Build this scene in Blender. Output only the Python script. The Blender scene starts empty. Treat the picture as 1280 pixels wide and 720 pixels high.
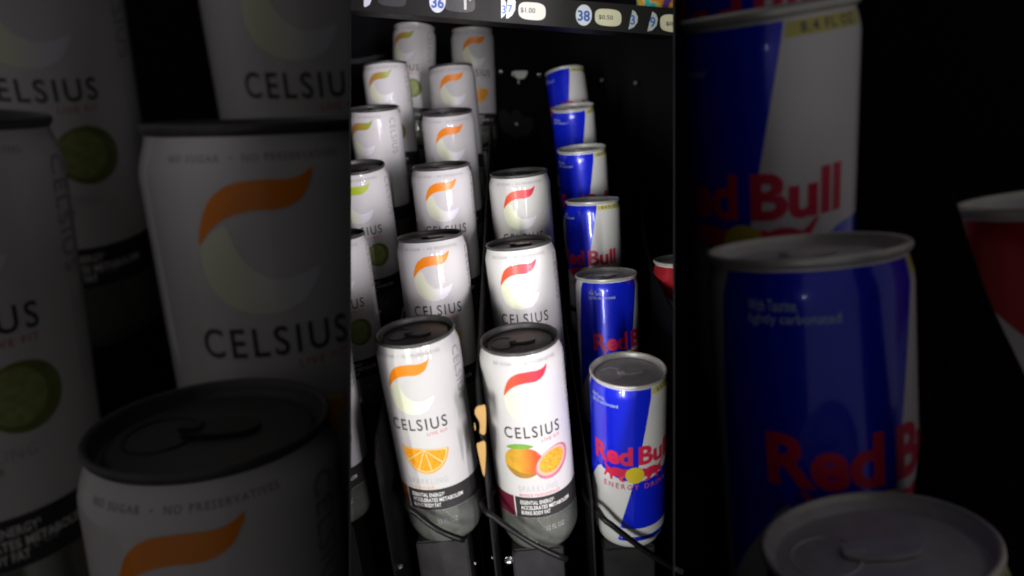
import bpy, bmesh, math, random
from mathutils import Matrix, Vector
from mathutils.geometry import tessellate_polygon
random.seed(7)
S = bpy.context.scene
COL = S.collection

# ------------------------------------------------------------------ camera
CAM_POS = Vector((0, 0, 0.3683))
PITCH, ROLL, FPX = 0.30962, -0.08512, 800.0          # focal length in pixels of a 1280 wide picture
_c, _s = math.cos(PITCH), math.sin(PITCH)
FW = Vector((0, _c, -_s)); _up = Vector((0, _s, _c)); _rt = Vector((1, 0, 0))
RT = math.cos(ROLL) * _rt + math.sin(ROLL) * _up
UP = -math.sin(ROLL) * _rt + math.cos(ROLL) * _up
cam_data = bpy.data.cameras.new('camera')
cam = bpy.data.objects.new('camera', cam_data); COL.objects.link(cam)
cam.matrix_world = Matrix(((RT.x, UP.x, -FW.x, CAM_POS.x), (RT.y, UP.y, -FW.y, CAM_POS.y), (RT.z, UP.z, -FW.z, CAM_POS.z), (0, 0, 0, 1)))
cam_data.sensor_fit = 'HORIZONTAL'; cam_data.sensor_width = 36.0
cam_data.lens = FPX / 1280 * 36
cam_data.clip_start = 0.01; cam_data.clip_end = 60
cam_data.dof.use_dof = True; cam_data.dof.focus_distance = 0.51; cam_data.dof.aperture_fstop = 4.4
S.camera = cam

# ------------------------------------------------------------------ world, lamps, exposure
w = bpy.data.worlds.new('World'); S.world = w; w.use_nodes = True
w.node_tree.nodes['Background'].inputs[0].default_value = (1.0, 0.95, 0.95, 1)
w.node_tree.nodes['Background'].inputs[1].default_value = 0.088
S.view_settings.view_transform = 'Standard'; S.view_settings.look = 'None'
S.view_settings.exposure = 0.0; S.view_settings.gamma = 1.0
S.cycles.filter_width = 1.9

def strip_lamp(name, loc, target, power, size, colour, spread):
    d = bpy.data.lights.new(name, 'AREA'); d.shape = 'RECTANGLE'; d.size, d.size_y = size
    d.energy = power; d.color = colour; d.spread = math.radians(spread)
    o = bpy.data.objects.new(name, d); COL.objects.link(o); o.location = loc
    z = (Vector(loc) - Vector(target)).normalized(); y = Vector((0, 0, 1)); x = y.cross(z).normalized(); y = z.cross(x)
    o.rotation_euler = Matrix((x, y, z)).transposed().to_euler()
    return o
strip_lamp('strip_lamp', (0.42, -0.70, 0.26), (-0.030, 0.62, 0.28), 0.39, (0.12, 0.66), (1.0, 0.935, 1.0), 25)
strip_lamp('strip_lamp', (-0.42, -0.70, 0.26), (0.035, 0.62, 0.28), 0.32, (0.12, 0.66), (1.0, 0.99, 0.92), 25)
strip_lamp('camera_fill_strip', (0.0, -0.10, 0.37), (0.0, 0.80, 0.40), 0.052, (0.03, 0.30), (1.0, 0.98, 0.97), 27)  # added fill beside the camera, lifts the shadows between the cans
# narrow tubes in the door frame that draw the thin streaks on the cans
strip_lamp('door_tube', (0.44, -0.30, 0.29), (-0.01, 0.56, 0.27), 0.34, (0.003, 0.60), (1.0, 0.93, 1.0), 30)
strip_lamp('door_tube', (-0.40, -0.32, 0.29), (0.02, 0.56, 0.27), 0.15, (0.003, 0.60), (0.95, 1.0, 0.90), 30)

def pix(px, py, y):                                   # world point seen at a pixel of the 1280x720 photo, at depth y
    d = FW + RT * ((px - 640) / FPX) + UP * ((360 - py) / FPX)
    return CAM_POS + d * (y / d.y)

# ------------------------------------------------------------------ materials
MATS = {}
def mat(name, col, rough=0.5, metal=0.0, coat=0.0, var=0.06, vscale=60, bump=0.0, bscale=300, col2=None, grad=None, spec=0.5):
    """procedural principled material: noise colour variation, optional gradient along object X, fine bump"""
    if name in MATS: return MATS[name]
    m = bpy.data.materials.new(name); m.use_nodes = True; nt = m.node_tree; b = nt.nodes['Principled BSDF']
    b.inputs['Roughness'].default_value = rough; b.inputs['Metallic'].default_value = metal
    b.inputs['Coat Weight'].default_value = coat; b.inputs['Coat Roughness'].default_value = 0.045
    b.inputs['Specular IOR Level'].default_value = spec
    tc = nt.nodes.new('ShaderNodeTexCoord')
    no = nt.nodes.new('ShaderNodeTexNoise'); no.inputs['Scale'].default_value = vscale; no.inputs['Detail'].default_value = 3
    nt.links.new(tc.outputs['Object'], no.inputs['Vector'])
    rp = nt.nodes.new('ShaderNodeValToRGB')
    rp.color_ramp.elements[0].position = 0.3; rp.color_ramp.elements[1].position = 0.7
    lo = [c * (1 - var) for c in col]; hi = [min(1, c * (1 + var)) for c in col]
    rp.color_ramp.elements[0].color = (*lo, 1); rp.color_ramp.elements[1].color = (*hi, 1)
    nt.links.new(no.outputs['Fac'], rp.inputs['Fac'])
    last = rp.outputs['Color']
    if col2:
        sx = nt.nodes.new('ShaderNodeSeparateXYZ'); nt.links.new(tc.outputs['Object'], sx.inputs[0])
        mr = nt.nodes.new('ShaderNodeMapRange'); mr.inputs['From Min'].default_value = grad[1]; mr.inputs['From Max'].default_value = grad[2]
        nt.links.new(sx.outputs[grad[0]], mr.inputs['Value'])
        mx = nt.nodes.new('ShaderNodeMix'); mx.data_type = 'RGBA'
        nt.links.new(mr.outputs['Result'], mx.inputs['Factor']); nt.links.new(last, mx.inputs['A']); mx.inputs['B'].default_value = (*col2, 1)
        last = mx.outputs['Result']
    nt.links.new(last, b.inputs['Base Color'])
    rn = nt.nodes.new('ShaderNodeMapRange'); rn.inputs['To Min'].default_value = max(0.02, rough * 0.85); rn.inputs['To Max'].default_value = min(1, rough * 1.2)
    nt.links.new(no.outputs['Fac'], rn.inputs['Value']); nt.links.new(rn.outputs['Result'], b.inputs['Roughness'])
    if bump:
        n2 = nt.nodes.new('ShaderNodeTexNoise'); n2.inputs['Scale'].default_value = bscale; n2.inputs['Detail'].default_value = 2
        nt.links.new(tc.outputs['Object'], n2.inputs['Vector'])
        bp = nt.nodes.new('ShaderNodeBump'); bp.inputs['Strength'].default_value = bump; bp.inputs['Distance'].default_value = 0.001
        nt.links.new(n2.outputs['Fac'], bp.inputs['Height']); nt.links.new(bp.outputs['Normal'], b.inputs['Normal'])
    MATS[name] = m
    return m
WHITE = mat('white_can_paint', (0.60, 0.59, 0.585), 0.55, 0.0, 0.60, 0.03, 40, 0.25, 70, spec=0.15)
SILVER = mat('brushed_aluminium', (0.52, 0.55, 0.49), 0.18, 0.82, 0, 0.25, 45, 1.0, 45)
PALE = mat('pale_silver_paint', (0.82, 0.81, 0.83), 0.36, 0.05, 0.2, 0.03, 40, 0.2, 70)
LIDDARK = mat('gunmetal_lid', (0.070, 0.069, 0.068), 0.45, 0.3, 0, 0.15, 200)
TABDARK = mat('gunmetal_tab', (0.028, 0.027, 0.026), 0.4, 0.3, 0, 0.1, 200)
LIDSIL = mat('aluminium_lid', (0.66, 0.64, 0.66), 0.36, 0.15, 0, 0.08, 200)
RIMSIL = mat('aluminium_rim', (0.72, 0.71, 0.66), 0.38, 0.4, 0, 0.08, 200)
BLUE = mat('cobalt_blue_foil', (0.007, 0.022, 0.86), 0.27, 0.12, 0.9, 0.05, 40, 0.2, 70)
REDFOIL = mat('red_foil', (0.55, 0.02, 0.03), 0.3, 0.3, 0.3, 0.05, 40, 0.2, 70)
REDINK = mat('red_ink', (0.80, 0.022, 0.085), 0.4)
PINKINK = mat('rose_ink', (0.66, 0.10, 0.16), 0.4)
YELLOW = mat('yellow_ink', (0.80, 0.62, 0.03), 0.4)
YELPALE = mat('dull_yellow_strip', (0.66, 0.60, 0.16), 0.4)
BLKINK = mat('black_ink', (0.045, 0.043, 0.043), 0.42)
GREYINK = mat('grey_ink', (0.30, 0.29, 0.29), 0.45)
PALEGREY = mat('pale_grey_ink', (0.46, 0.46, 0.48), 0.45)
NAVYINK = mat('navy_ink', (0.05, 0.06, 0.20), 0.45)
SKYINK = mat('pale_blue_ink', (0.55, 0.65, 0.85), 0.4)
WHTINK = mat('white_ink', (0.75, 0.74, 0.72), 0.4)
BAND = mat('charcoal_band', (0.030, 0.029, 0.030), 0.40, 0.0, 0.2, 0.1, 80)
BANDRED = mat('maroon_band', (0.13, 0.012, 0.03), 0.40, 0.0, 0.2, 0.1, 80)
BANDORG = mat('rust_band', (0.30, 0.085, 0.02), 0.40, 0.0, 0.2, 0.1, 80)
BANDGRN = mat('moss_band', (0.10, 0.14, 0.02), 0.40, 0.0, 0.2, 0.1, 80)
ORANGE = mat('orange_ink', (0.86, 0.24, 0.004), 0.4, coat=0.2)
CORAL = mat('coral_crimson_ink', (0.72, 0.085, 0.03), 0.4, coat=0.2, col2=(0.62, 0.02, 0.05), grad=('X', -0.012, 0.006))
LIME = mat('lime_ink', (0.40, 0.50, 0.02), 0.4, coat=0.2)
OLIVE = mat('peach_to_olive_ink', (0.52, 0.20, 0.05), 0.4, coat=0.2, col2=(0.30, 0.36, 0.04), grad=('X', -0.014, 0.010))
PEARLW = mat('warm_pearl_ink', (0.73, 0.75, 0.57), 0.45, 0.05, 0.3, 0.02, 40, col2=(0.74, 0.74, 0.80), grad=('X', -0.006, 0.006), spec=0.15)
RIND = mat('orange_rind_ink', (0.80, 0.32, 0.03), 0.4)
PITH = mat('orange_pith_ink', (0.80, 0.62, 0.30), 0.4)
PULP = mat('orange_pulp_ink', (0.86, 0.33, 0.01), 0.4, var=0.2, vscale=700)
MANGO = mat('mango_ink', (0.62, 0.34, 0.03), 0.4, var=0.12, vscale=150, col2=(0.68, 0.08, 0.02), grad=('X', -0.012, 0.000))
MANGOLOW = mat('mango_ochre_ink', (0.38, 0.20, 0.03), 0.4, var=0.1, vscale=150)
LEAF = mat('leaf_ink', (0.17, 0.38, 0.05), 0.4, var=0.15, vscale=150)
PASS_SKIN = mat('passion_skin_ink', (0.55, 0.17, 0.24), 0.4, var=0.1, vscale=200)
PASS_PITH = mat('passion_pith_ink', (0.78, 0.42, 0.36), 0.4)
PASS_PULP = mat('passion_pulp_ink', (0.80, 0.35, 0.03), 0.4, var=0.35, vscale=600)
LIMESKIN = mat('lime_skin_ink', (0.15, 0.19, 0.04), 0.4, var=0.12, vscale=150)
LIMEPULP = mat('lime_pulp_ink', (0.27, 0.32, 0.10), 0.4, var=0.2, vscale=400)
BLACK = mat('black_sheet_metal', (0.010, 0.0095, 0.010), 0.42, 0.0, 0, 0.25, 30, 0.1, 200, spec=0.35)
MATTE = mat('black_matte_panel', (0.004, 0.004, 0.005), 0.85, 0.0, 0, 0.3, 20, spec=0.1)
GREYPL = mat('dark_grey_plastic', (0.020, 0.019, 0.021), 0.45, 0.0, 0, 0.2, 60, 0.1, 200)
RAILM = mat('charcoal_rail', (0.008, 0.0075, 0.0075), 0.48, 0.0, 0, 0.3, 25, 0.1, 200, spec=0.2)
WIRE = mat('black_coated_wire', (0.006, 0.006, 0.006), 0.40, 0.0, 0.0, 0.2, 100, spec=0.3)
STEEL = mat('bright_steel', (0.55, 0.55, 0.55), 0.25, 0.9)
GOLD = mat('tan_gold_plate', (0.50, 0.30, 0.10), 0.45, 0.1)
TAGW = mat('white_card', (0.74, 0.70, 0.66), 0.55)
TAGY = mat('cream_card', (0.66, 0.63, 0.45), 0.55)
DISC = mat('white_plastic_disc', (0.66, 0.70, 0.78), 0.45)
DISCG = mat('grey_plastic_disc', (0.46, 0.50, 0.50), 0.45)
NUMINK = mat('blue_number_ink', (0.03, 0.10, 0.42), 0.5)
BRACK = mat('grey_bracket', (0.42, 0.42, 0.40), 0.45, 0.2)
MOTOR = mat('smoky_plastic', (0.022, 0.020, 0.022), 0.8, spec=0.1)

# ------------------------------------------------------------------ helpers
def link(name, me, m, parent=None):
    o = bpy.data.objects.new(name, me); COL.objects.link(o)
    if m is not None and not me.materials: me.materials.append(m)
    if parent is not None: o.parent = parent
    return o
def bm_mesh(name, bm, smooth=False):
    me = bpy.data.meshes.new(name)
    bmesh.ops.recalc_face_normals(bm, faces=bm.faces[:])
    bm.to_mesh(me); bm.free()
    if smooth:
        for p in me.polygons: p.use_smooth = True
    return me
def tag(o, label=None, cat=None, group=None, kind=None):
    if label: o['label'] = label
    if cat: o['category'] = cat
    if group: o['group'] = group
    if kind: o['kind'] = kind
    return o
def empty(name, mtx):
    o = bpy.data.objects.new(name, None); COL.objects.link(o); o.empty_display_size = 0.01; o.matrix_world = mtx
    return o
def lathe(profile, n=72, sharp=()):
    bm = bmesh.new(); rings = []
    for r, z in profile:
        if r < 1e-6: rings.append([bm.verts.new((0, 0, z / 1000))])
        else: rings.append([bm.verts.new((r / 1000 * math.sin(2 * math.pi * k / n), -r / 1000 * math.cos(2 * math.pi * k / n), z / 1000)) for k in range(n)])
    for a, b in zip(rings, rings[1:]):
        for k in range(n):
            k2 = (k + 1) % n
            if len(a) == 1 and len(b) == 1: continue
            if len(a) == 1: bm.faces.new((a[0], b[k], b[k2]))
            elif len(b) == 1: bm.faces.new((a[k], a[k2], b[0]))
            else: bm.faces.new((a[k], a[k2], b[k2], b[k]))
    return bm
def box_bm(bm, lo, hi, bev=0.0):
    r = bmesh.ops.create_cube(bm, size=1)
    c = [(a + b) / 2 for a, b in zip(lo, hi)]; s = [b - a for a, b in zip(lo, hi)]
    for v in r['verts']: v.co = Vector([c[i] + v.co[i] * s[i] for i in range(3)])
    if bev:
        es = list({e for v in r['verts'] for e in v.link_edges})
        bmesh.ops.bevel(bm, geom=es, offset=bev, segments=2, affect='EDGES')
def tube_bm(bm, pts, rad, n=10):
    pts = [Vector(p) for p in pts]; rings = []; ref = Vector((0, 0, 1))
    for i, p in enumerate(pts):
        t = (pts[min(i + 1, len(pts) - 1)] - pts[max(i - 1, 0)]).normalized()
        a = t.cross(ref)
        if a.length < 0.05: a = t.cross(Vector((1, 0, 0)))
        a.normalize(); b = t.cross(a)
        rings.append([bm.verts.new(p + rad * (math.cos(2 * math.pi * k / n) * a + math.sin(2 * math.pi * k / n) * b)) for k in range(n)])
    for A, B in zip(rings, rings[1:]):
        for k in range(n): bm.faces.new((A[k], A[(k + 1) % n], B[(k + 1) % n], B[k]))
    bm.faces.new(rings[0]); bm.faces.new(rings[-1][::-1])

# ---- flat artwork: 2D bmesh in (degrees, millimetres) or plain millimetres
def smooth_loop(pts, sub=5):                         # Catmull-Rom through closed control points
    out = []; n = len(pts)
    for i in range(n):
        p0, p1, p2, p3 = pts[i - 1], pts[i], pts[(i + 1) % n], pts[(i + 2) % n]
        for k in range(sub):
            t = k / sub
            out.append(tuple(0.5 * ((2 * p1[j]) + (-p0[j] + p2[j]) * t + (2 * p0[j] - 5 * p1[j] + 4 * p2[j] - p3[j]) * t * t + (-p0[j] + 3 * p1[j] - 3 * p2[j] + p3[j]) * t ** 3) for j in (0, 1)))
    return out
def poly2d(loops):
    bm = bmesh.new()
    for lp in loops:
        vs = [bm.verts.new((x, y, 0)) for x, y in lp]
        for t in tessellate_polygon([[Vector((x, y, 0)) for x, y in lp]]):
            try: bm.faces.new([vs[i] for i in t])
            except ValueError: pass
    return bm
def ell(cx, cy, a, b, rot=0, n=28):
    c, s = math.cos(math.radians(rot)), math.sin(math.radians(rot)); out = []
    for k in range(n):
        t = 2 * math.pi * k / n; x, y = a * math.cos(t), b * math.sin(t)
        out.append((cx + x * c - y * s, cy + x * s + y * c))
    return out
def text2d(body, x0, x1, y0, y1, bold=0.0, res=3, spacing=1.0, rot=0):
    cu = bpy.data.curves.new('t', 'FONT'); cu.body = body; cu.size = 1; cu.resolution_u = res; cu.offset = bold; cu.fill_mode = 'BOTH'; cu.space_character = spacing
    o = bpy.data.objects.new('t', cu); COL.objects.link(o)
    dg = bpy.context.evaluated_depsgraph_get(); me = bpy.data.meshes.new_from_object(o.evaluated_get(dg))
    bm = bmesh.new(); bm.from_mesh(me)
    bpy.data.objects.remove(o); bpy.data.curves.remove(cu); bpy.data.meshes.remove(me)
    bmesh.ops.remove_doubles(bm, verts=bm.verts[:], dist=1e-5)
    if rot:
        for v in bm.verts: v.co.x, v.co.y = (v.co.y, -v.co.x) if rot < 0 else (-v.co.y, v.co.x)
    xs = [v.co.x for v in bm.verts]; ys = [v.co.y for v in bm.verts]
    for v in bm.verts:
        v.co.x = x0 + (v.co.x - min(xs)) / (max(xs) - min(xs)) * (x1 - x0)
        v.co.y = y0 + (v.co.y - min(ys)) / (max(ys) - min(ys)) * (y1 - y0); v.co.z = 0
    return bm
def merge2d(bms):
    out = bmesh.new()
    for b in bms:
        me = bpy.data.meshes.new('m'); b.to_mesh(me); b.free(); out.from_mesh(me); bpy.data.meshes.remove(me)
    return out
ART = (1.0, 1.0)                                      # artwork size on the can being built
def wrap(name, bm, rad_at, layer=1):                  # bend (deg, mm) artwork round the can, just proud of its paint
    if ART != (1.0, 1.0) and not name.startswith('band'):
        for v in bm.verts: v.co.x *= ART[0]; v.co.y = 149 + (v.co.y - 149) * ART[1]
    xs = [v.co.x for v in bm.verts]; ys = [v.co.y for v in bm.verts]
    k = math.ceil(min(xs) / 4) * 4
    while k < max(xs):
        bmesh.ops.bisect_plane(bm, geom=bm.verts[:] + bm.edges[:] + bm.faces[:], plane_co=(k, 0, 0), plane_no=(1, 0, 0)); k += 4
    for h in SHOULDER:
        if min(ys) < h < max(ys):
            bmesh.ops.bisect_plane(bm, geom=bm.verts[:] + bm.edges[:] + bm.faces[:], plane_co=(0, h, 0), plane_no=(0, 1, 0))
    bmesh.ops.triangulate(bm, faces=[f for f in bm.faces if len(f.verts) > 4])
    nrm = []
    for v in bm.verts:
        a = math.radians(v.co.x); z = v.co.y; r = rad_at(z) + 0.07 + 0.05 * layer
        v.co = Vector((r * math.sin(a), -r * math.cos(a), z)) / 1000
    for f in bm.faces:
        f.normal_update(); c = f.calc_center_median()
        if f.normal.dot(Vector((c.x, c.y, 0))) < 0: f.normal_flip()
    me = bpy.data.meshes.new(name); bm.to_mesh(me); bm.free()
    for p in me.polygons: p.use_smooth = True
    return me

# ------------------------------------------------------------------ can prototypes (mesh data shared by all copies)
SHOULDER = []
TALL_PROF = [(0, 9), (10, 7.5), (18, 3.5), (21, 0.8), (22.6, 0), (24.2, 0.8), (26.0, 4.5), (27.6, 8.5), (28.4, 12), (28.6, 15)]
TALL_TOP = [(28.6, 31), (28.6, 70), (28.6, 110), (28.6, 143), (28.45, 145), (27.9, 147.2), (27.0, 149.8), (26.3, 152), (26.05, 153.4)]
TALL_LID = [(26.05, 153.2), (26.6, 153.8), (27.0, 154.6), (27.0, 155.4), (26.6, 156), (26.0, 156), (25.5, 155.5), (25.2, 154), (24.6, 151.2), (23.9, 150.6), (23.2, 151.0), (22.6, 152.3), (21.5, 152.6), (0, 152.6)]
SHORT_PROF = [(0, 9), (10, 7.5), (17, 3.5), (19.6, 0.8), (21, 0), (22.6, 0.8), (24.4, 4.5), (25.7, 8.5), (26.4, 12), (26.5, 15), (26.5, 60), (26.5, 100), (26.5, 124), (26.3, 126), (25.8, 128.3), (25.2, 130.4), (24.9, 131.8)]
SHORT_LID = [(24.9, 131.6), (25.9, 132.1), (26.4, 133), (26.4, 133.9), (25.9, 134.5), (25.3, 134.5), (24.8, 134), (24.4, 132.4), (23.7, 129.6), (23, 129), (22.3, 129.4), (21.7, 130.7), (20.6, 131), (0, 131)]
def rad_fn(prof):
    pr = sorted(prof, key=lambda p: p[1])
    def f(z):
        for (r0, z0), (r1, z1) in zip(pr, pr[1:]):
            if z0 <= z <= z1: return r0 + (r1 - r0) * (z - z0) / max(1e-6, z1 - z0)
        return pr[-1][0] if z > pr[-1][1] else pr[0][0]
    return f
R_TALL = rad_fn([p for p in TALL_PROF[4:]] + TALL_TOP); R_SHORT = rad_fn(SHORT_PROF[4:])

def tab_mesh(zt):
    bm = bmesh.new(); pts = smooth_loop([(-4, -3), (-4.6, 4), (-3.2, 9), (0, 10.5), (3.2, 9), (4.6, 4), (4, -3), (2, -7), (-2, -7)], 4)
    vs = [bm.verts.new((y / 1000, x / 1000, zt / 1000)) for x, y in pts]
    f = bm.faces.new(vs); r = bmesh.ops.extrude_face_region(bm, geom=[f])
    for v in r['geom']:
        if isinstance(v, bmesh.types.BMVert): v.co.z += 0.0010
    box_bm(bm, (-0.0075, -0.0022, zt / 1000 + 0.0008), (-0.0025, 0.0022, zt / 1000 + 0.0018), 0.0003)
    return bm_mesh('pull_tab', bm)
def mouth_mesh(zt):                                   # the scored drinking panel, a thin raised bead
    bm = bmesh.new(); pts = [(x / 1000, y / 1000, zt / 1000) for x, y in ell(-11.5, 0, 8.2, 9.5, 0, 32)]
    tube_bm(bm, pts + [pts[0], pts[1]], 0.0004, 6)
    return bm_mesh('mouth_score', bm, True)

def build_tall_parts():
    """list of (name, mesh, material key or material, parent name)"""
    global SHOULDER
    SHOULDER = [143, 145, 147.2, 149.8, 152]
    P = []
    P.append(('body', bm_mesh('body', lathe(TALL_TOP), True), WHITE, None))
    P.append(('lower_body', bm_mesh('lower_body', lathe(TALL_PROF + [(28.6, 24), (28.6, 31.0)]), True), SILVER, None))
    P.append(('lid', bm_mesh('lid', lathe(TALL_LID), True), LIDDARK, None))
    P.append(('pull_tab', tab_mesh(153.0), TABDARK, 'lid'))
    P.append(('mouth_score', mouth_mesh(152.7), TABDARK, 'lid'))
    W = lambda n, bm, l=1: wrap(n, bm, R_TALL, l)
    P.append(('neck_lettering', W('neck_lettering', text2d('NO SUGAR  \u2022  NO PRESERVATIVES', -47, 47, 147.6, 149.6, 0.008, 2, 1.25)), GREYINK, None))
    sw = [(-33.5, 126.5), (-31.5, 131.5), (-25, 138), (-14, 142), (0, 143), (14, 142.8), (22, 143.5), (28.5, 145.3), (26, 141.5), (20, 137.3), (10, 135.3), (-4, 135.2), (-16, 133.8), (-26, 130.6)]
    P.append(('swoosh_mark', W('swoosh_mark', poly2d([smooth_loop(sw, 4)]), 2), 'SWOOSH', None))
    cr = [(-33, 126), (-33.5, 120), (-29, 113.5), (-19, 109), (-6, 107), (8, 107.5), (20, 111), (28, 118.5), (20, 117.5), (10, 116.3), (0, 117), (-9, 120.5), (-15, 126), (-18, 131), (-25, 130)]
    P.append(('crescent_mark', W('crescent_mark', poly2d([smooth_loop(cr, 4)]), 1), PEARLW, None))
    P.append(('name_lettering', W('name_lettering', text2d('CELSIUS', -40.5, 39.5, 94.6, 103.2, 0.010, 4, 1.25), 2), BLKINK, None))
    P.append(('tagline_lettering', W('tagline_lettering', text2d('LIVE FIT', 10, 38, 90.3, 92.7, 0.006, 2, 1.3)), PINKINK, None))
    P.append(('sparkling_lettering', W('sparkling_lettering', text2d('SPARKLING', -29, 27, 52.4, 57.0, -0.004, 3, 1.2)), PALEGREY, None))
    P.append(('side_lettering', W('side_lettering', text2d('CELSIUS', 66, 82, 108, 146, 0.0, 3, 1.15, rot=-1)), GREYINK, None))
    fine = []
    for k in range(9):
        x = 88 + 3.4 * k
        fine.append(poly2d([[(x, 60 + 3 * (k % 3)), (x + 1.5, 60 + 3 * (k % 3)), (x + 1.5, 138 - 7 * (k % 2)), (x, 138 - 7 * (k % 2))]]))
    fine += [text2d(t, x, x + 4, 70, 100, 0, 1, 1, rot=-1) for t, x in (('NET WT 355 ML', 68), ('ENERGY DRINK', 76))]
    P.append(('fine_print', W('fine_print', merge2d(fine)), PALEGREY, None))
    # wrap-round dark band
    P.append(('band', W('band', poly2d([[(-37, 31.2), (-37, 48), (160, 48), (160, 31.2)]]), 1), BAND, None))
    P.append(('band_end', W('band_end', poly2d([[(-170, 31.2), (-170, 48), (-38.6, 48), (-38.6, 31.2)]]), 1), 'BANDEND', None))
    P.append(('band_stripe', W('band_stripe', poly2d([[(-38.6, 31.2), (-38.6, 48), (-37, 48), (-37, 31.2)]]), 1), WHTINK, None))
    lines = [text2d('ESSENTIAL ENERGY\u00b9', -29, 19, 42.2, 45.4, 0.02, 2, 1.02), text2d('ACCELERATES METABOLISM', -29, 45, 38.0, 41.2, 0.02, 2, 1.02), text2d('BURNS BODY FAT', -29, 12, 33.8, 37.0, 0.02, 2, 1.02)]
    P.append(('band_lettering', W('band_lettering', merge2d(lines), 3), WHTINK, 'band'))
    P.append(('volume_lettering', W('volume_lettering', text2d('12 FL OZ', 4, 32, 19.5, 23.5, 0.01, 3)), GREYINK, None))
    return P
def arc_slice(cx, cy, rx, ry, a0, a1, n=18, ro=0):
    return [(cx, cy)] + [(cx + rx * math.cos(math.radians(a0 + (a1 - a0) * k / n)), cy + ry * math.sin(math.radians(a0 + (a1 - a0) * k / n))) for k in range(n + 1)]
def fruit_parts(kind):
    W = lambda n, bm, l=1: wrap(n, bm, R_TALL, l); P = []
    if kind == 'orange':
        cx, cy = 2, 80.5
        P.append(('orange_slice_picture', W('orange_slice_picture', poly2d([arc_slice(cx, cy, 33.5, 19.5, 174, 354)[1:]]), 1), RIND, None))
        P.append(('pith', W('pith', poly2d([arc_slice(cx, cy - 0.2, 31.3, 18.2, 174, 354)[1:]]), 2), PITH, 'orange_slice_picture'))
        seg = []
        for k in range(5):
            a0 = 175.5 + k * 35.6; a1 = a0 + 34
            mid = math.radians((a0 + a1) / 2); ox, oy = 1.6 * math.cos(mid), 0.9 * math.sin(mid)
            seg.append(poly2d([arc_slice(cx + ox, cy + oy - 0.3, 28.2, 16.2, a0, a1, 6)]))
        P.append(('pulp', W('pulp', merge2d(seg), 3), PULP, 'orange_slice_picture'))
        P.append(('flavour_lettering', W('flavour_lettering', text2d('ORANGE', -29, 6, 48.9, 50.9, 0.008, 2, 1.4)), RIND, None))
    elif kind == 'mango':
        m = [(-45, 76), (-42, 82), (-33, 86), (-20, 87.5), (-6, 86.2), (4, 82.5), (9, 76.5), (5, 69.5), (-6, 65), (-20, 63.5), (-33, 65.5), (-42, 70)]
        P.append(('mango_picture', W('mango_picture', poly2d([smooth_loop(m, 3)]), 1), MANGO, None))
        lowm = [(-44, 72), (-36, 71), (-24, 68.5), (-8, 67), (3, 68), (-6, 65), (-20, 63.6), (-33, 65.6)]
        P.append(('mango_ochre_patch', W('mango_ochre_patch', poly2d([smooth_loop(lowm, 3)]), 2), MANGOLOW, 'mango_picture'))  # ochre print along the mango's lower edge
        lf = [(-40, 87), (-30, 89.8), (-15, 90.3), (-2, 88.2), (-10, 86.9), (-26, 86.4)]
        P.append(('leaf', W('leaf', poly2d([smooth_loop(lf, 4)]), 3), LEAF, 'mango_picture'))
        P.append(('passion_fruit_picture', W('passion_fruit_picture', poly2d([ell(24, 73, 27, 11.2, 9)]), 3), PASS_SKIN, None))
        P.append(('pith', W('pith', poly2d([ell(22.4, 74, 23.4, 9.8, 9)]), 4), PASS_PITH, 'passion_fruit_picture'))
        P.append(('pulp', W('pulp', poly2d([ell(22.4, 74.2, 19.6, 8.0, 9)]), 5), PASS_PULP, 'passion_fruit_picture'))
        P.append(('flavour_lettering', W('flavour_lettering', text2d('MANGO PASSIONFRUIT', -29, 30, 48.7, 50.9, 0.008, 2, 1.3)), PINKINK, None))
    else:
        P.append(('lime_picture', W('lime_picture', poly2d([ell(25, 73, 23, 12, 0)]), 1), LIMESKIN, None))
        P.append(('pulp', W('pulp', poly2d([ell(21, 73.6, 17, 9.8, 0)]), 2), LIMEPULP, 'lime_picture'))
        P.append(('flavour_lettering', W('flavour_lettering', text2d('LEMON LIME', -29, 8, 48.9, 50.9, 0.008, 2, 1.4)), LEAF, None))
    return P

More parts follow.
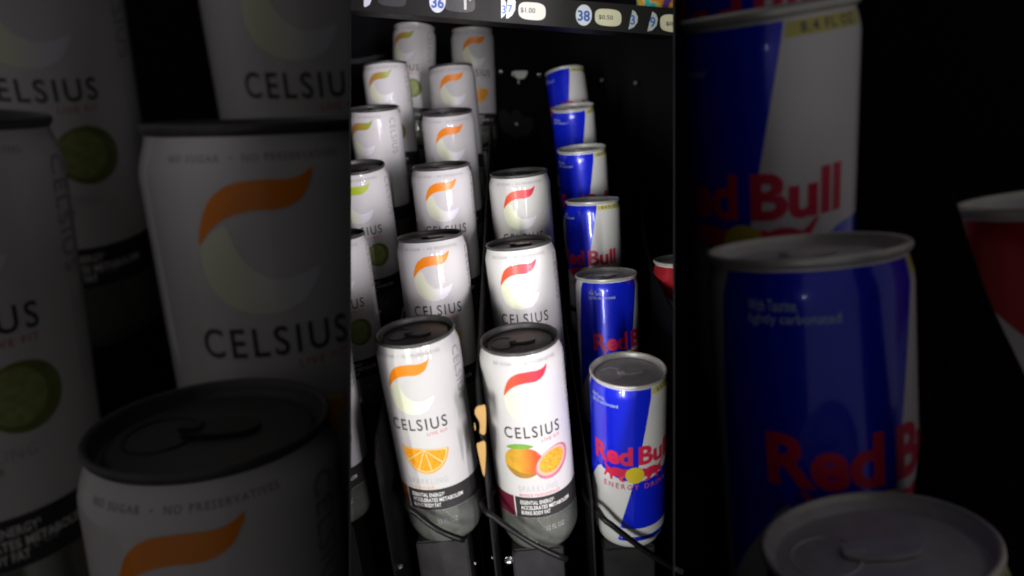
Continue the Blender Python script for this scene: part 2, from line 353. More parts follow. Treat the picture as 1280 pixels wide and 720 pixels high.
def build_short_parts(edition):
    global SHOULDER
    SHOULDER = [124, 126, 128.3, 130.4]
    P = []; FOIL = BLUE if edition == 'blue' else REDFOIL
    W = lambda n, bm, l=1: wrap(n, bm, R_SHORT, l)
    P.append(('body', bm_mesh('body', lathe(SHORT_PROF), True), PALE, None))
    P.append(('lid_rim', bm_mesh('lid_rim', lathe(SHORT_LID[:8]), True), RIMSIL, None))
    P.append(('lid', bm_mesh('lid', lathe(SHORT_LID[7:]), True), LIDSIL, None))
    P.append(('pull_tab', tab_mesh(131.4), LIDSIL, 'lid'))
    P.append(('mouth_score', mouth_mesh(131.1), LIDSIL, 'lid'))
    edge = lambda v: 22 - (131 - v) * 0.375            # the slanting join of foil and silver
    low = lambda d: 60.5 + 8.5 * (d / 62) ** 2 if abs(d) < 62 else 69 - max(0, -d - 62) * 0.7  # drops at far left: blue foil stands in for shadow there
    def panel(loop): return poly2d([loop])
    bot = [(d, low(d)) for d in range(-108, 0, 6)] + [(edge(62), 61)]
    if edition == 'blue':
        P.append(('upper_panel', W('upper_panel', panel([(-94, 131), (-98, 115), (-104, 90)] + bot + [(edge(90), 90), (edge(110), 110), (edge(131), 131)])), FOIL, None))
        top = [(d, low(d)) for d in range(0, 100, 6)]
        P.append(('lower_panel', W('lower_panel', panel([(-28, 20.5), (-8, 57), (-6.5, 60.5)] + top + [(92, 60), (84, 20.5)])), FOIL, None))
        back = [(150, 131), (240, 131), (226, 69), (140, 69)]
        P.append(('back_panel', W('back_panel', panel(back)), FOIL, None))
        P.append(('base_stripe', W('base_stripe', panel([(-32, 9), (-30, 13.2), (84, 13.2), (82, 9)])), FOIL, None))
    else:
        P.append(('upper_panel', W('upper_panel', panel([(-150, 131), (-80, 110.6), (-59, 103), (-20, 88), (0, 81), (20, 88), (59, 103), (80, 110.6), (150, 131)])), FOIL, None))
    if edition == 'blue':
        P.append(('name_lettering', W('name_lettering', merge2d([text2d('Red', -71, -8, 73.6, 88.6, 0.035, 5), text2d('Bull', 0.5, 62, 73.6, 88.6, 0.035, 5)]), 3), REDINK, None))
        P.append(('note_lettering', W('note_lettering', merge2d([text2d('With Taurine.', -77, -50, 121.2, 124.4, 0.006, 2), text2d('lightly carbonated', -77, -29, 117.2, 120.6, 0.006, 2)]), 2), SKYINK, None))
        P.append(('volume_strip', W('volume_strip', panel([(edge(126) + 2, 126.5), (edge(130.6) + 2, 130.6), (84, 130.6), (84, 126.5)])), YELPALE, None))
        P.append(('volume_lettering', W('volume_lettering', text2d('8.4 FL OZ', 32, 74, 127.2, 130.0, 0.01, 2, 1.2), 2), NAVYINK, 'volume_strip'))
        P.append(('sun_disc', W('sun_disc', panel(ell(-5, 65.8, 14, 6.6)), 5), YELLOW, None))
        bull = [(-7, 66.5), (-10, 69.3), (-15, 71), (-19, 70.2), (-25, 71.2), (-33, 71.0), (-40, 69.5), (-44, 70.8), (-50, 73.6), (-51, 72.6), (-46, 68.6), (-49, 65.4), (-52, 61.8), (-48.5, 62), (-45, 65), (-41, 64.4), (-40, 60.6), (-36.8, 60.6), (-36, 64), (-29, 64.2), (-25, 61), (-19, 60.0), (-17.5, 61.3), (-22, 63), (-17, 64.6), (-13, 62), (-9.5, 61.6), (-9.5, 63.2)]
        bull = [(x - 2, y) for x, y in bull]
        P.append(('bull_mark', W('bull_mark', panel(bull), 4), REDINK, None))
        P.append(('bull_mark', W('bull_mark', panel([(-9 - x, y) for x, y in bull][::-1]), 4), REDINK, None))
        P.append(('drink_lettering', W('drink_lettering', text2d('ENERGY DRINK', -53, 54, 54.0, 58.2, 0.012, 3, 1.45), 3), PINKINK, None))
    return P
PARTS = {}
tall = build_tall_parts()
for k in ('orange', 'mango', 'lime'): PARTS[k] = tall + fruit_parts(k)
PARTS['peach'] = PARTS['lime']
ART = (0.88, 0.87); tall_big = build_tall_parts()      # the large cans carry slightly smaller artwork
for k in ('orange', 'lime'): PARTS['large_' + k] = tall_big + fruit_parts(k)
ART = (1.0, 1.0)
PARTS['blue'] = build_short_parts('blue'); PARTS['red'] = build_short_parts('red')
SW = dict(orange=ORANGE, mango=CORAL, lime=LIME, peach=OLIVE, large_orange=ORANGE, large_lime=LIME); BE = dict(orange=BANDORG, mango=BANDRED, lime=BANDGRN, peach=BANDGRN, large_orange=BANDORG, large_lime=BANDGRN)
KEYED = {}
def part_mesh(me, m, flavour):
    if isinstance(m, str):                            # same shape, flavour-dependent ink
        key = (me.name, flavour)
        if key not in KEYED:
            c = me.copy(); c.materials.clear(); c.materials.append((SW if m == 'SWOOSH' else BE)[flavour]); KEYED[key] = c
        return KEYED[key]
    if not me.materials: me.materials.append(m)
    return me

# planes of two added partitions screening light from the side bays (they start just in front of the first cans)
def edge_dir(px): return (FW + RT * ((px - 640) / FPX)).normalized()
PART_L, PART_R = edge_dir(437.5), edge_dir(842.5)
N_L = PART_L.cross(UP).normalized(); N_L = N_L if N_L.dot(RT) > 0 else -N_L      # both point to the right
N_R = PART_R.cross(UP).normalized(); N_R = N_R if N_R.dot(RT) > 0 else -N_R
HALF = 0.0006
def trim(o, root, co, no):                            # a can that stands against an added partition ends at the sheet
    inv = root.matrix_world.inverted()
    lco = inv @ co; lno = (root.matrix_world.to_3x3().transposed() @ no).normalized()
    bm = bmesh.new(); bm.from_mesh(o.data); n0 = len(bm.verts)
    bmesh.ops.bisect_plane(bm, geom=bm.verts[:] + bm.edges[:] + bm.faces[:], plane_co=lco, plane_no=lno, clear_outer=True)
    if len(bm.faces) == 0: bm.free(); return False
    if len(bm.verts) != n0 or True:
        c = o.data.copy(); bm.to_mesh(c); o.data = c
    bm.free(); return True

def place_can(name, flavour, mtx, label, group, cut=None, pale_lid=False):
    root = empty(name, mtx); tag(root, label, 'can', group); made = {}
    bpy.context.view_layer.update()
    for (pn, me, m, par) in PARTS[flavour]:
        o = bpy.data.objects.new(pn, part_mesh(me, m, flavour)); COL.objects.link(o)
        o.parent = made.get(par, root) if par else root
        made.setdefault(pn, o)
        if pn in ('neck_lettering', 'tagline_lettering', 'fine_print', 'band_lettering', 'note_lettering', 'flavour_lettering', 'volume_lettering'): o['kind'] = 'stuff'
        if pale_lid and pn == 'lid': o.data = o.data.copy(); o.data.materials.clear(); o.data.materials.append(RIMSIL)
    if cut:
        dead = []
        for o in list(root.children_recursive):
            if not trim(o, root, *cut): dead.append(o)
        for o in dead:
            for ch in list(o.children):
                if ch not in dead: ch.parent = root
        for o in dead: bpy.data.objects.remove(o)
    return root

CANS = {
  'o1': (-0.0625, 0.4078, 0.0592, -0.0342, -0.0122, -8.0),
  'o2': (-0.0613, 0.5006, 0.1009, -0.0090, 0.0711, 5.0),
  'o3': (-0.0580, 0.6107, 0.1446, 0.0052, -0.0006, 3.0),
  'o4': (-0.0549, 0.7280, 0.1898, 0.0090, -0.0915, 7.0),
  'o5': (-0.0499, 0.8143, 0.2382, -0.0146, 0.1163, 4.5),
  'p1': (0.0063, 0.4037, 0.0488, -0.0267, -0.0100, 4.5),
  'p2': (0.0137, 0.4935, 0.0911, -0.0328, 0.0580, -5.0),
  'p3': (0.0167, 0.6017, 0.1332, -0.0099, -0.0024, -2.0),
  'r1': (0.0729, 0.4053, 0.0417, 0.0124, -0.0444, 3.2),
  'r2': (0.0792, 0.5081, 0.0741, 0.0102, 0.0935, 34.8),
  'r3': (0.0831, 0.6082, 0.1200, 0.0164, 0.0774, -21.0),
  'r4': (0.0913, 0.7067, 0.1617, -0.0296, -0.0516, -1.0),
  'r5': (0.0994, 0.8265, 0.2017, -0.0521, -0.1149, 6.5),
  'l2': (-0.1404, 0.7513, 0.1995, 0.0327, -0.0825, -25.0),
  'l3': (-0.1324, 0.8249, 0.2478, -0.0052, 0.0973, -6.0),
  'o6': (-0.0319, 0.8992, 0.2834, 0.0531, 0.0854, 8.0),
  'l1': (-0.1155, 0.8918, 0.2956, 0.0986, 0.1875, -22.0),
  'l4': (-0.1414, 0.6449, 0.1498, 0.0163, -0.1280, 2.0),
  'l5': (-0.1498, 0.5397, 0.1001, -0.0032, 0.0387, 10.0),
  'l6': (-0.1515, 0.4369, 0.0566, -0.0023, 0.0122, 8.0),
  'r6': (0.1041, 0.8748, 0.2471, -0.0696, 0.2482, -12.0),
  'x1': (0.1450, 0.4952, 0.0842, 0.0072, 0.1106, 20.0),
}
BIG = {  # added enlarged copies of centre cans, standing in made-up side bays
  'o1': ((-0.8783, 1.2812, -1.9474), ((0.9581, -0.2764, 0.0752), (0.2702, 0.9592, 0.0836), (-0.0953, -0.0598, 0.9937)), 10.287, -8.0),
  'o2': ((-0.8916, 2.1016, -1.6159), ((0.9771, -0.2040, 0.0606), (0.2030, 0.9789, 0.0217), (-0.0638, -0.0089, 0.9979)), 12.433, 5.0),
  'o3': ((-1.0535, 3.5329, -1.0409), ((0.9799, -0.1820, 0.0815), (0.1908, 0.9745, -0.1184), (-0.0579, 0.1316, 0.9896)), 14.642, 3.0),
  'l5': ((-1.7260, 1.7663, -1.1379), ((0.8880, -0.4362, 0.1453), (0.4394, 0.8982, 0.0110), (-0.1353, 0.0540, 0.9893)), 10.101, 10.0),
  'l4': ((-2.3806, 3.4815, -0.7200), ((0.8886, -0.4078, 0.2102), (0.4483, 0.8691, -0.2091), (-0.0974, 0.2800, 0.9550)), 13.136, 2.0),
  'r1': ((1.0566, 0.9859, -2.0756), ((0.9332, 0.3209, -0.1618), (-0.2801, 0.9316, 0.2317), (0.2251, -0.1709, 0.9592)), 10.052, 3.2),
  'r2': ((1.0232, 1.7827, -1.7607), ((0.9700, 0.2404, -0.0368), (-0.2325, 0.9609, 0.1506), (0.0716, -0.1375, 0.9879)), 11.644, 34.8),
  'r3': ((1.3375, 3.0639, -1.2603), ((0.9719, 0.2212, -0.0807), (-0.2263, 0.9722, -0.0603), (0.0651, 0.0769, 0.9949)), 13.775, -21.0),
  'r4': ((1.7295, 4.5121, -0.5267), ((0.9665, 0.2139, -0.1422), (-0.2458, 0.9308, -0.2704), (0.0745, 0.2963, 0.9522)), 16.447, -1.0),
  'x1': ((1.8924, 1.6623, -1.7084), ((0.8890, 0.4529, -0.0674), (-0.4368, 0.8830, 0.1716), (0.1372, -0.1231, 0.9829)), 12.156, 20.0),
}
LABELS = {
  'o1': 'white can with orange swoosh and orange slice, frontmost of the orange-swoosh column',
  'o2': 'white can with orange swoosh directly behind the frontmost orange-slice can',
  'o3': 'white can with orange swoosh, third from the front of its column',
  'o4': 'white can with orange swoosh, fourth from the front of its column',
  'o5': 'white can with orange swoosh, fifth from the front, right below the rearmost one',
  'o6': 'white can with orange swoosh, rearmost of its column, under the 36 disc rail',
  'p1': 'white can with crimson swoosh, mango and passion fruit, frontmost of the crimson column',
  'p2': 'white can with crimson swoosh, in the middle of the three crimson-swoosh cans',
  'p3': 'white can with crimson swoosh, rearmost of the three crimson-swoosh cans',
  'r1': 'short blue and silver can with red bulls and yellow sun, frontmost of the blue column',
  'r2': 'short blue and silver can right behind the frontmost blue one, red letters cut off',
  'r3': 'short blue and silver can, third from the front, with yellow strip under its rim',
  'r4': 'short blue and silver can, fourth from the front of the blue column',
  'r5': 'short blue and silver can, second from the back of the blue column',
  'r6': 'short blue and silver can, rearmost and topmost of the leaning blue column',
  'l1': 'white can with olive swoosh, rearmost of the left column, just under the rail',
  'l2': 'white can with peach to olive swoosh at the left edge, third from the back',
  'l3': 'white can with peach to olive swoosh, second from the back of the left column',
  'l4': 'white can with lime swoosh and lime picture at the left, fourth from the back',
  'l5': 'white can with round lime picture and dark band at left edge, beside orange-slice can',
  'l6': 'sliver of white can in the lower left, frontmost of the left column',
  'x1': 'red and white can, half cut off by the added right partition',
}
KIND = {'o': 'orange', 'p': 'mango', 'r': 'blue', 'l': 'lime', 'x': 'red'}
GROUPS = {'o': 'white cans with orange swoosh', 'p': 'white cans with crimson swoosh', 'r': 'short blue and silver cans', 'l': 'white cans of the left column', 'x': None}

# ------------------------------------------------------------------ structure: added partitions, back wall, floor
def panel(name, origin, ex, ey, en, x0, x1, y0, y1, half, m):
    bm = bmesh.new(); box_bm(bm, (x0, y0, -half), (x1, y1, half))
    o = link(name, bm_mesh(name, bm), m)
    o.matrix_world = Matrix(((ex.x, ey.x, en.x, origin.x), (ex.y, ey.y, en.y, origin.y), (ex.z, ey.z, en.z, origin.z), (0, 0, 0, 1)))
    return o
for D, N, nm in ((PART_L, N_L, 'added_partition_left'), (PART_R, N_R, 'added_partition_right')):
    tag(panel(nm, CAM_POS, D, UP, N, 0.385, 6.5, -3.2, 3.2, HALF * 0.8, MATTE), kind='structure')
bm = bmesh.new(); box_bm(bm, (-8.0, 6.4, -3.0), (8.0, 6.44, 4.0)); tag(link('wall_back', bm_mesh('wall_back', bm), MATTE), kind='structure')
bm = bmesh.new(); box_bm(bm, (-8.0, -1.5, -2.74), (8.0, 6.4, -2.70)); tag(link('floor', bm_mesh('floor', bm), MATTE), kind='structure')

# ------------------------------------------------------------------ the cans
for k, (x, y, z, tx, ty, sp) in CANS.items():
    ax = Vector((tx, ty, 1)).normalized(); u = Vector((0, 1, 0)).cross(ax).normalized(); v = ax.cross(u)
    M = Matrix(((u.x, v.x, ax.x, x), (u.y, v.y, ax.y, y), (u.z, v.z, ax.z, z), (0, 0, 0, 1))) @ Matrix.Rotation(math.radians(sp), 4, 'Z')
    fl = 'peach' if k in ('l1', 'l2', 'l3') else KIND[k[0]]
    cut = None
    if k[0] == 'l': cut = (CAM_POS + N_L * HALF, -N_L)
    if k[0] == 'x': cut = (CAM_POS - N_R * HALF, N_R)
    place_can('short_can' if k[0] in 'rx' else 'tall_can', fl, M, LABELS[k], GROUPS[k[0]], cut, k in ('o6', 'l1'))
BIGLAB = {
  'o1': 'added large dim white can with orange swoosh and dark lid at lower left',
  'o2': 'added large dim white can with orange swoosh behind the dark-lidded one, left bay',
  'o3': 'added large dim white can with black lettering in top right corner of left bay',
  'l5': 'added large dim white can at the far left edge with lime picture at its foot',
  'l4': 'added large dim white can with round lime picture at top left',
  'r1': 'added large dim can at lower right of which mostly the silver lid shows',
  'r2': 'added large dim blue and silver can in the middle of the right bay',
  'r3': 'added large dim blue and silver can with red letters at top of right bay',
  'r4': 'added large dim can at the top edge of right bay, only a strip showing',
  'x1': 'added large dim red and white can cut off by the right picture edge',
}
PLAB = {'o1': 'large dark-lidded can at lower left', 'o2': 'large orange-swoosh can of the left bay', 'o3': 'large can in the left bay corner', 'l5': 'large can at the far left edge',
        'l4': 'large lime-picture can at top left', 'r1': 'large silver-lidded can at lower right', 'r2': 'large blue can of the right bay', 'r3': 'large red-lettered can at top right', 'r4': 'large can at the top edge of right bay', 'x1': 'large red and white can'}
for k, (P, R, s, sp) in BIG.items():
    M = Matrix(((*[c * s for c in R[0]], P[0]), (*[c * s for c in R[1]], P[1]), (*[c * s for c in R[2]], P[2]), (0, 0, 0, 1))) @ Matrix.Rotation(math.radians(sp), 4, 'Z')
    cut = (CAM_POS - N_L * HALF, N_L) if k[0] in 'ol' else (CAM_POS + N_R * HALF, -N_R)
    place_can('large_short_can' if k[0] in 'rx' else 'large_tall_can', ('large_' if k[0] in 'ol' else '') + KIND[k[0]], M, BIGLAB[k], 'added large copies of the centre cans', cut)
    # added plinth that each added large can stands on
    r = 0.024 * s; prof = [(0, -2695), (r * 1000, -2695), (r * 1000, (P[2] - 0.02) * 1000), (0, (P[2] - 0.02) * 1000)]
    bm = lathe(prof, 32); o = link('plinth', bm_mesh('plinth', bm), MATTE); o.location = (P[0], P[1], 0)
    tag(o, 'added black round plinth under the ' + PLAB[k], 'plinth', 'added plinths in the side bays')

# ------------------------------------------------------------------ stepped trays, dividers and coils of the lit bay
def clipped(o, side):
    bpy.context.view_layer.update()
    ok = trim(o, o, CAM_POS + N_L * HALF, -N_L) if side == 'L' else trim(o, o, CAM_POS - N_R * HALF, N_R)
    if not ok: bpy.data.objects.remove(o); return None
    return o
TRAYS = [('l', ['l6', 'l5', 'l4', 'l2', 'l3', 'l1'], 'stepped black tray under the left column of white cans'),
         ('o', ['o1', 'o2', 'o3', 'o4', 'o5', 'o6'], 'stepped black tray under the orange-swoosh column'),
         ('p', ['p1', 'p2', 'p3'], 'stepped black tray under the crimson-swoosh column'),
         ('r', ['r1', 'r2', 'r3', 'r4', 'r5', 'r6'], 'stepped black tray under the blue can column'),
         ('x', ['x1'], 'stepped black tray under the red and white can')]
for ck, names, lab in TRAYS:
    f = CANS[names[0]]
    root = empty('can_tray', Matrix.Translation((f[0], f[1], f[2] - 0.2))); tag(root, lab, 'tray', 'stepped can trays')
    bpy.context.view_layer.update()
    ys = [CANS[n][1] for n in names] + [CANS[names[-1]][1] + 0.1]
    for i, n in enumerate(names):
        x, y, z = CANS[n][:3]
        bm = bmesh.new(); w2 = 0.0185
        box_bm(bm, (x - w2 - 0.004, y - 0.022, f[2] - 0.22), (x + w2 - 0.004, ys[i + 1] - 0.0225, z - 0.0006), 0.0012)
        o = link('step', bm_mesh('step', bm), GREYPL if ck in 'opr' else BLACK, root); o.matrix_parent_inverse = root.matrix_world.inverted()
        if ck == 'l': clipped(o, 'L')
        elif ck == 'x': clipped(o, 'R')
def divider(x0, y0, x1, y1, zf0, zf1, label, side=None):
    """thin sheet between two columns; its top edge climbs with the steps"""
    bm = bmesh.new(); t = 0.0006
    pts = [(x0, y0, -0.3), (x0, y0, zf0 - 0.012), (x0, y0 + 0.012, zf0), (x1, y1, zf1), (x1, y1, -0.3)]
    a = [bm.verts.new((x - t, y, z)) for x, y, z in pts]; b = [bm.verts.new((x + t, y, z)) for x, y, z in pts]
    bm.faces.new(a); bm.faces.new(b[::-1])
    for i in range(5): bm.faces.new((a[i], b[i], b[(i + 1) % 5], a[(i + 1) % 5]))
    o = link('divider', bm_mesh('divider', bm), BLACK); tag(o, label, 'divider', 'thin black column dividers')
    return o
divider(-0.100, 0.372, -0.080, 1.0, 0.150, 0.32, 'thin black divider left of the frontmost orange-slice can')
divider(-0.0285, 0.372, -0.004, 1.0, 0.185, 0.36, 'thin black divider between the orange-slice and mango cans')
divider(0.043, 0.38, 0.058, 1.0, 0.10, 0.30, 'thin black divider between the mango can and the blue can')
tp = [pix(862, 432, 0.39), pix(842, 392, 0.44), pix(830, 368, 0.47), pix(817, 342, 0.51), pix(806, 300, 0.62), pix(800, 250, 0.75)]
bm = bmesh.new(); va = [bm.verts.new(p) for p in tp] ; vb = [bm.verts.new((p.x, p.y, -0.3)) for p in tp]
vc = [bm.verts.new(p + Vector((0.0012, 0, 0))) for p in tp]; vd = [bm.verts.new((p.x + 0.0012, p.y, -0.3)) for p in tp]
for i in range(len(tp) - 1):
    bm.faces.new((va[i], va[i + 1], vb[i + 1], vb[i])); bm.faces.new((vc[i], vd[i], vd[i + 1], vc[i + 1])); bm.faces.new((va[i], vc[i], vc[i + 1], va[i + 1]))
for i in (0, -1): bm.faces.new((va[i], vb[i], vd[i], vc[i]))
clipped(tag(link('divider', bm_mesh('divider', bm), MATTE), 'tall black divider in front of the red and white can', 'divider', 'thin black column dividers'), 'R')

# added tall board in the right bay, in front of the large red and white can
tp = [pix(1330, 580, 1.34), pix(1280, 470, 1.38), pix(1242, 392, 1.42), pix(1226, 352, 1.45), pix(1207, 296, 1.48), pix(1190, 240, 1.62)]
bm = bmesh.new(); va = [bm.verts.new(p) for p in tp]; vb = [bm.verts.new((p.x, p.y, -2.69)) for p in tp]
vc = [bm.verts.new(p + Vector((0.006, 0.003, 0))) for p in tp]; vd = [bm.verts.new((p.x + 0.006, p.y + 0.003, -2.69)) for p in tp]
for i in range(len(tp) - 1):
    bm.faces.new((va[i], va[i + 1], vb[i + 1], vb[i])); bm.faces.new((vc[i], vd[i], vd[i + 1], vc[i + 1])); bm.faces.new((va[i], vc[i], vc[i + 1], va[i + 1]))
for i in (0, -1): bm.faces.new((va[i], vb[i], vd[i], vc[i]))
tag(link('added_board', bm_mesh('added_board', bm), MATTE), 'added black slanting board hiding the foot of the large red and white can', 'divider')

# coils: heavy black wire, its free end slanting across the foot of the first can
COILS = {'o': ((520, 641), (580, 675)), 'p': ((617, 646), (708, 699)), 'r': ((763, 655), (852, 715))}
for ck, (a, b) in COILS.items():
    names = [t[1] for t in TRAYS if t[0] == ck][0]; f = CANS[names[0]]
    rc = 0.0355; yf = f[1] - (0.034 if ck != 'r' else 0.032)
    A = pix(*a, yf); B = pix(*b, yf - 0.004)
    pts = [B + (A - B) * t + Vector((0, -0.004 * math.sin(math.pi * t), 0)) for t in [k / 8 for k in range(9)]]
    side = -1; zo = A.z - f[2]
    E_ = (A - B).normalized(); pts += [A + E_ * 0.004, A + E_ * 0.007 + Vector((0, 0.002, 0)), A + E_ * 0.0095 + Vector((0, 0.007, 0))]
    zo += 0.004
    for i in range(len(names)):                        # runs back beside each can, then slants across the gap behind it
        c0 = CANS[names[i]]; c1 = CANS[names[i + 1]] if i + 1 < len(names) else None
        rr = 0.0345 if ck != 'r' else 0.0325
        for k in range(5):
            a2 = math.radians((-20 if i == 0 else -50) + (17.5 if i == 0 else 25) * k); pts.append(Vector((c0[0] + side * rr * math.cos(a2), c0[1] + rr * math.sin(a2), c0[2] + (zo if side < 0 else 0.012))))
        side = -side
    bm = bmesh.new(); tube_bm(bm, pts, 0.0022, 10)
    o = link('vending_coil', bm_mesh('vending_coil', bm, True), WIRE)
    tag(o, {'o': 'black wire coil with free end across the foot of the orange-slice can', 'p': 'black wire coil with free end across the foot of the mango can', 'r': 'black wire coil with shiny free end across the foot of the blue can'}[ck], 'coil', 'vending coils')

# gold plate with curved cut-outs on the divider between orange-slice and mango cans
bm = bmesh.new()
def flat_px(bm, loop, y, thick=0.0006):
    vs = [bm.verts.new(pix(px, py, y)) for px, py in loop]
    f = bm.faces.new(vs); r = bmesh.ops.extrude_face_region(bm, geom=[f])
    for v in r['geom']:
        if isinstance(v, bmesh.types.BMVert): v.co.y += thick
groot = empty('gold_tag', Matrix.Translation(pix(602, 595, 0.47))); tag(groot, 'tan gold plate strip with curved edge between orange-slice and mango cans', 'plate'); bpy.context.view_layer.update()
for lp in ([(594, 512), (597, 508), (602, 507), (607, 509), (607, 541), (601, 542), (599.5, 540), (600, 533), (598.5, 526), (594, 518)],
           [(596, 556), (599, 553.5), (607, 554), (606, 592), (603.5, 592), (599, 572)],
           [(593, 529), (594, 531), (594.6, 537), (593.4, 537)]):
    bm = bmesh.new(); flat_px(bm, smooth_loop(lp, 3), 0.366); o = link('plate_piece', bm_mesh('plate_piece', bm), GOLD, groot); o.matrix_parent_inverse = groot.matrix_world.inverted()

# small bolts and a clear peg at the front of the trays
def bolt(px, py, y, rad, lab):
    p = pix(px, py, y); bm = bmesh.new(); bmesh.ops.create_uvsphere(bm, u_segments=14, v_segments=8, radius=rad)
    for v in bm.verts: v.co.z *= 0.75
    box_bm(bm, (-rad * 0.7, -rad * 0.12, rad * 0.62), (rad * 0.7, rad * 0.12, rad * 0.80))
    o = link('bolt', bm_mesh('bolt', bm, False), STEEL); o.location = p
    tag(o, lab, 'bolt', 'small steel bolts')
bolt(636, 700, 0.375, 0.0032, 'round steel bolt below the mango can at the bottom edge')
bolt(500, 708, 0.38, 0.0022, 'small steel bolt below the orange-slice can at the bottom edge')
bolt(594, 704, 0.38, 0.0012, 'tiny steel bolt at the bottom, left of the divider')
bolt(616, 697, 0.38, 0.0012, 'tiny steel bolt at the bottom, right of the divider')
bolt(752, 101, 1.02, 0.0036, 'steel screw on the dark rear panel, left of the pair')
bolt(794, 104, 1.02, 0.0036, 'steel screw on the dark rear panel, right of the pair')
bolt(626, 91, 1.02, 0.0030, 'steel screw on the rear panel beside the orange-swoosh can')
bolt(674, 95, 1.02, 0.0036, 'steel screw on the rear panel just left of the rearmost blue can')
# ---- rear panel of the bay
bm = bmesh.new(); box_bm(bm, (-0.40, 1.045, -0.3), (0.40, 1.05, 1.0)); rp_ = link('rear_panel', bm_mesh('rear_panel', bm), MATTE)
bpy.context.view_layer.update(); trim(rp_, rp_, CAM_POS + N_L * HALF, -N_L); trim(rp_, rp_, CAM_POS - N_R * HALF, N_R)
tag(rp_, kind='structure')
# white latch on the rear panel
lr = empty('latch', Matrix.Translation(pix(650, 92, 1.03))); tag(lr, 'pale plastic latch on the rear panel between the two screws', 'latch'); bpy.context.view_layer.update()
bm = bmesh.new(); flat_px(bm, smooth_loop([(643, 89), (651, 88.5), (659, 89), (658, 94), (655, 98), (650, 98.5), (645, 97), (643, 93)], 3), 1.02, 0.008); o = link('latch_plate', bm_mesh('latch_plate', bm), BRACK, lr); o.matrix_parent_inverse = lr.matrix_world.inverted()
bm = bmesh.new(); flat_px(bm, [(647.6, 98.7), (648.8, 98.7), (648.6, 105), (647.8, 105)], 1.02, 0.004); o = link('pin', bm_mesh('pin', bm), BRACK, lr); o.matrix_parent_inverse = lr.matrix_world.inverted()
bm = bmesh.new(); flat_px(bm, [(640, 89.5), (642, 89.5), (642, 95), (640, 95)], 1.022, 0.004); o = link('clip', bm_mesh('clip', bm), BRACK, lr); o.matrix_parent_inverse = lr.matrix_world.inverted()
# smoky coil motor wheel
mr_ = empty('coil_motor', Matrix.Translation(pix(645, 150, 1.02))); tag(mr_, 'smoky dark round coil motor on the rear panel', 'motor'); bpy.context.view_layer.update()
for nm, (cx, cy, a, b, rot), y in (('lobe', (632, 152, 8, 16, -14), 1.02), ('lobe', (657, 158, 9, 13, 25), 1.02), ('hub', (645, 155, 10, 18, 0), 1.028)):
    bm = bmesh.new(); flat_px(bm, ell(cx, cy, a, b, rot, 24), y, 0.006); o = link(nm, bm_mesh(nm, bm), MOTOR, mr_); o.matrix_parent_inverse = mr_.matrix_world.inverted()
bm = bmesh.new(); flat_px(bm, ell(645.5, 155, 1.6, 1.6, 0, 12), 1.018, 0.004); o = link('axle', bm_mesh('axle', bm), BRACK, mr_); o.matrix_parent_inverse = mr_.matrix_world.inverted()
# grey bracket at upper left behind the peach-swoosh cans
bm = bmesh.new(); flat_px(bm, smooth_loop([(436, 74), (450, 73), (468, 69), (480, 68), (478, 72), (462, 77), (446, 80), (436, 79)], 3), 1.02, 0.01); o = link('bracket', bm_mesh('bracket', bm), GREYPL)
tag(o, 'dark grey bracket behind the left column of white cans', 'bracket'); clipped(o, 'L')

# ------------------------------------------------------------------ price rail
RY = 0.60
def railpt(px, py): return pix(px, py, RY)
ra, rb = railpt(438, 13), railpt(842, 45)
ex = (rb - ra); ex.y = 0; ex.normalize(); ez = Vector((-ex.z, 0, ex.x))
rail = empty('price_rail', Matrix(((ex.x, 0, ez.x, ra.x), (0, 1, 0, RY), (ex.z, 0, ez.z, ra.z), (0, 0, 0, 1)))); tag(rail, 'charcoal price rail with numbered discs and price cards along the top', 'price rail')
bpy.context.view_layer.update(); RINV = rail.matrix_world.inverted()
def rl(px, py): p = RINV @ railpt(px, py); return p.x, p.z
def rail_part(name, bm, m, parent=rail): return link(name, bm_mesh(name, bm), m, parent)
bm = bmesh.new(); box_bm(bm, (-0.004, 0.0, 0.0), ((rb - ra).length + 0.004, 0.05, 0.0225), 0.0012); o = rail_part('rail_face', bm, RAILM); clipped_o = o
def cut_both(o):
    bpy.context.view_layer.update()
    for co, no in ((CAM_POS + N_L * HALF, -N_L), (CAM_POS - N_R * HALF, N_R)): trim(o, rail, co, no)
cut_both(o)
bm = bmesh.new(); box_bm(bm, (-0.002, -0.0022, 0.0), ((rb - ra).length + 0.004, -0.0001, 0.0018), 0.0004); cut_both(rail_part('rail_lip', bm, RAILM))
def card(name, loop_px, m, depth=0.0008, parent=rail, front=0.0):
    bm = bmesh.new(); vs = []
    for px, py in loop_px:
        x, z = rl(px, py); vs.append(bm.verts.new((x, -front, z)))
    f = bm.faces.new(vs); r = bmesh.ops.extrude_face_region(bm, geom=[f])
    for v in r['geom']:
        if isinstance(v, bmesh.types.BMVert): v.co.y -= depth
    return rail_part(name, bm, m, parent)
def card_text(body, px0, px1, py0, py1, m, parent, bold=0.01, slope=0.07, front=0.0011):
    bm = text2d(body, 0, 1, 0, 1, bold, 3)
    for v in bm.verts:
        px = px0 + (px1 - px0) * v.co.x; py = py1 + (py0 - py1) * v.co.y + slope * (px - px0)
        x, z = rl(px, py); v.co = Vector((x, -front, z))
    return rail_part('lettering', bm, m, parent)
def rounded(cx, cy, a, b, sl=0.08, k=3.2):
    out = []
    for i in range(28):
        t = 2 * math.pi * i / 28; c, s = math.cos(t), math.sin(t)
        x = a * math.copysign(abs(c) ** (2 / k), c); y = b * math.copysign(abs(s) ** (2 / k), s); out.append((cx + x, cy + y + sl * x))
    return out
d = card('number_disc', ell(547, 1.5, 10.2, 14.5, 0), DISC); card_text('36', 539.5, 555, -4.5, 10, NUMINK, d, 0.03)
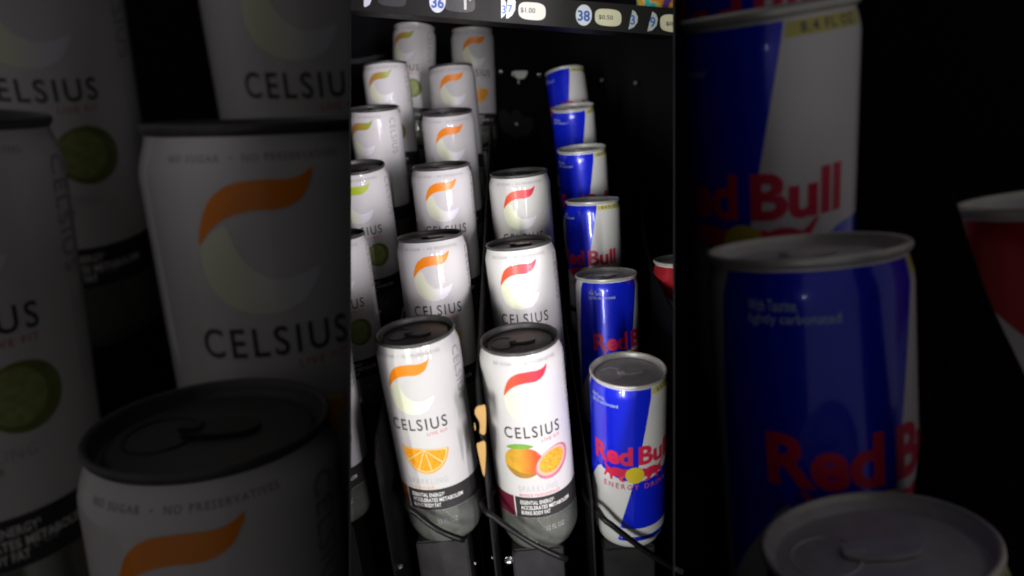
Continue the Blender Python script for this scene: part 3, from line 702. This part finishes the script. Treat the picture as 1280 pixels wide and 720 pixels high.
d = card('number_disc', ell(729.7, 19, 10, 13.2, 0), DISC); card_text('38', 721.8, 737.2, 12.5, 26.2, NUMINK, d, 0.03)
d = card('disc_half', [(626.5, -8), (629, -2), (632.5, 3), (632.8, 16), (630, 20), (626.5, 23)], DISC); card_text('3', 627.4, 632.2, 6.5, 17, NUMINK, d, 0.02)
d = card('disc_half', [(640, -6), (644.5, 2), (644, 12), (640, 19.5), (635, 23), (632.6, 23), (633.4, 12), (634.5, 0), (636, -8)], DISC); card_text('7', 634.6, 640.5, 6.0, 16, NUMINK, d, 0.02)
d = card('disc_half', [(790.5, 12.5), (794, 15), (797, 21), (796.5, 28), (792, 34), (785.5, 37), (788, 24)], DISCG); card_text('3', 787.5, 793.5, 18.6, 31, NUMINK, d, 0.02)
d = card('disc_half', [(815.5, 14.5), (820, 18), (822, 24), (820.5, 32), (815, 38), (809, 39.5), (812, 27)], DISCG); card_text('9', 812, 819, 21, 34, NUMINK, d, 0.02)
d = card('disc_half', [(455, -6), (463, -6), (464.5, 0), (462, 6), (457, 9), (455, 8)], DISC)
d = card('price_card', rounded(665, 14, 17, 11), TAGW); card_text('$1.00', 650.5, 669, 9, 16.5, BLKINK, d, 0.012)
d = card('price_card', rounded(760, 22, 16.5, 10.6), TAGY); card_text('$0.50', 748, 766, 18.4, 24.6, BLKINK, d, 0.012)
d = card('price_card', rounded(843, 29.5, 18, 11), TAGY); card_text('$0.50', 832, 852, 27, 32.5, BLKINK, d, 0.012); cut_both(d); [cut_both(c) for c in d.children]
d = card('marker_strip', [(579.8, -6), (583, -6), (583.2, 12), (580.2, 12)], BRACK)
d = card('marker_strip', [(586, -6), (589, -6), (588.5, 1), (587, 1.5)], BRACK)
d = card('blank_holder', rounded(574, 4, 20, 11), GREYPL, 0.0004); d = card('blank_holder', rounded(490, -2, 18, 10), GREYPL, 0.0004)

# ------------------------------------------------------------------ bright snack bag on the shelf above, top right
bm = bmesh.new(); nx, nz = 22, 14; grid = []
p0 = pix(796, 13, 0.66)
for side in (-1, 1):
    g = []
    for i in range(nx + 1):
        row = []
        for j in range(nz + 1):
            u, v = i / nx, j / nz
            puff = math.sin(math.pi * u) ** 0.6 * math.sin(math.pi * min(1, v * 1.0)) ** 0.6 * 0.018
            wr = 0.0012 * math.sin(u * 40 + v * 9) * (1 - v) + 0.001 * math.sin(v * 33 + u * 15)
            row.append(bm.verts.new((u * 0.12, side * (puff + wr * (0 < j < nz and 0 < i < nx)), v * 0.11 - 0.004 * math.sin(u * 7))))
        g.append(row)
    for i in range(nx):
        for j in range(nz): bm.faces.new((g[i][j], g[i + 1][j], g[i + 1][j + 1], g[i][j + 1]))
bmesh.ops.remove_doubles(bm, verts=bm.verts[:], dist=1e-6)
me = bm_mesh('snack_bag', bm, True)
m = bpy.data.materials.new('printed_snack_film'); m.use_nodes = True; nt = m.node_tree; b = nt.nodes['Principled BSDF']; b.inputs['Roughness'].default_value = 0.25
tc = nt.nodes.new('ShaderNodeTexCoord'); no = nt.nodes.new('ShaderNodeTexNoise'); no.inputs['Scale'].default_value = 55; no.inputs['Distortion'].default_value = 1.0
rp = nt.nodes.new('ShaderNodeValToRGB'); rp.color_ramp.interpolation = 'EASE'
for i, (p, c) in enumerate([(0.30, (0.02, 0.42, 0.50)), (0.44, (0.05, 0.50, 0.52)), (0.50, (0.75, 0.55, 0.08)), (0.58, (0.65, 0.22, 0.04)), (0.68, (0.12, 0.05, 0.25))]):
    e = rp.color_ramp.elements[i] if i < 2 else rp.color_ramp.elements.new(p); e.position = p; e.color = (*c, 1)
nt.links.new(tc.outputs['Object'], no.inputs['Vector']); nt.links.new(no.outputs['Fac'], rp.inputs['Fac']); nt.links.new(rp.outputs['Color'], b.inputs['Base Color'])
o = link('snack_bag', me, m); o.location = p0; tag(o, 'bright cyan and orange snack bag bottom at the top right above the rail', 'snack bag'); clipped(o, 'R')
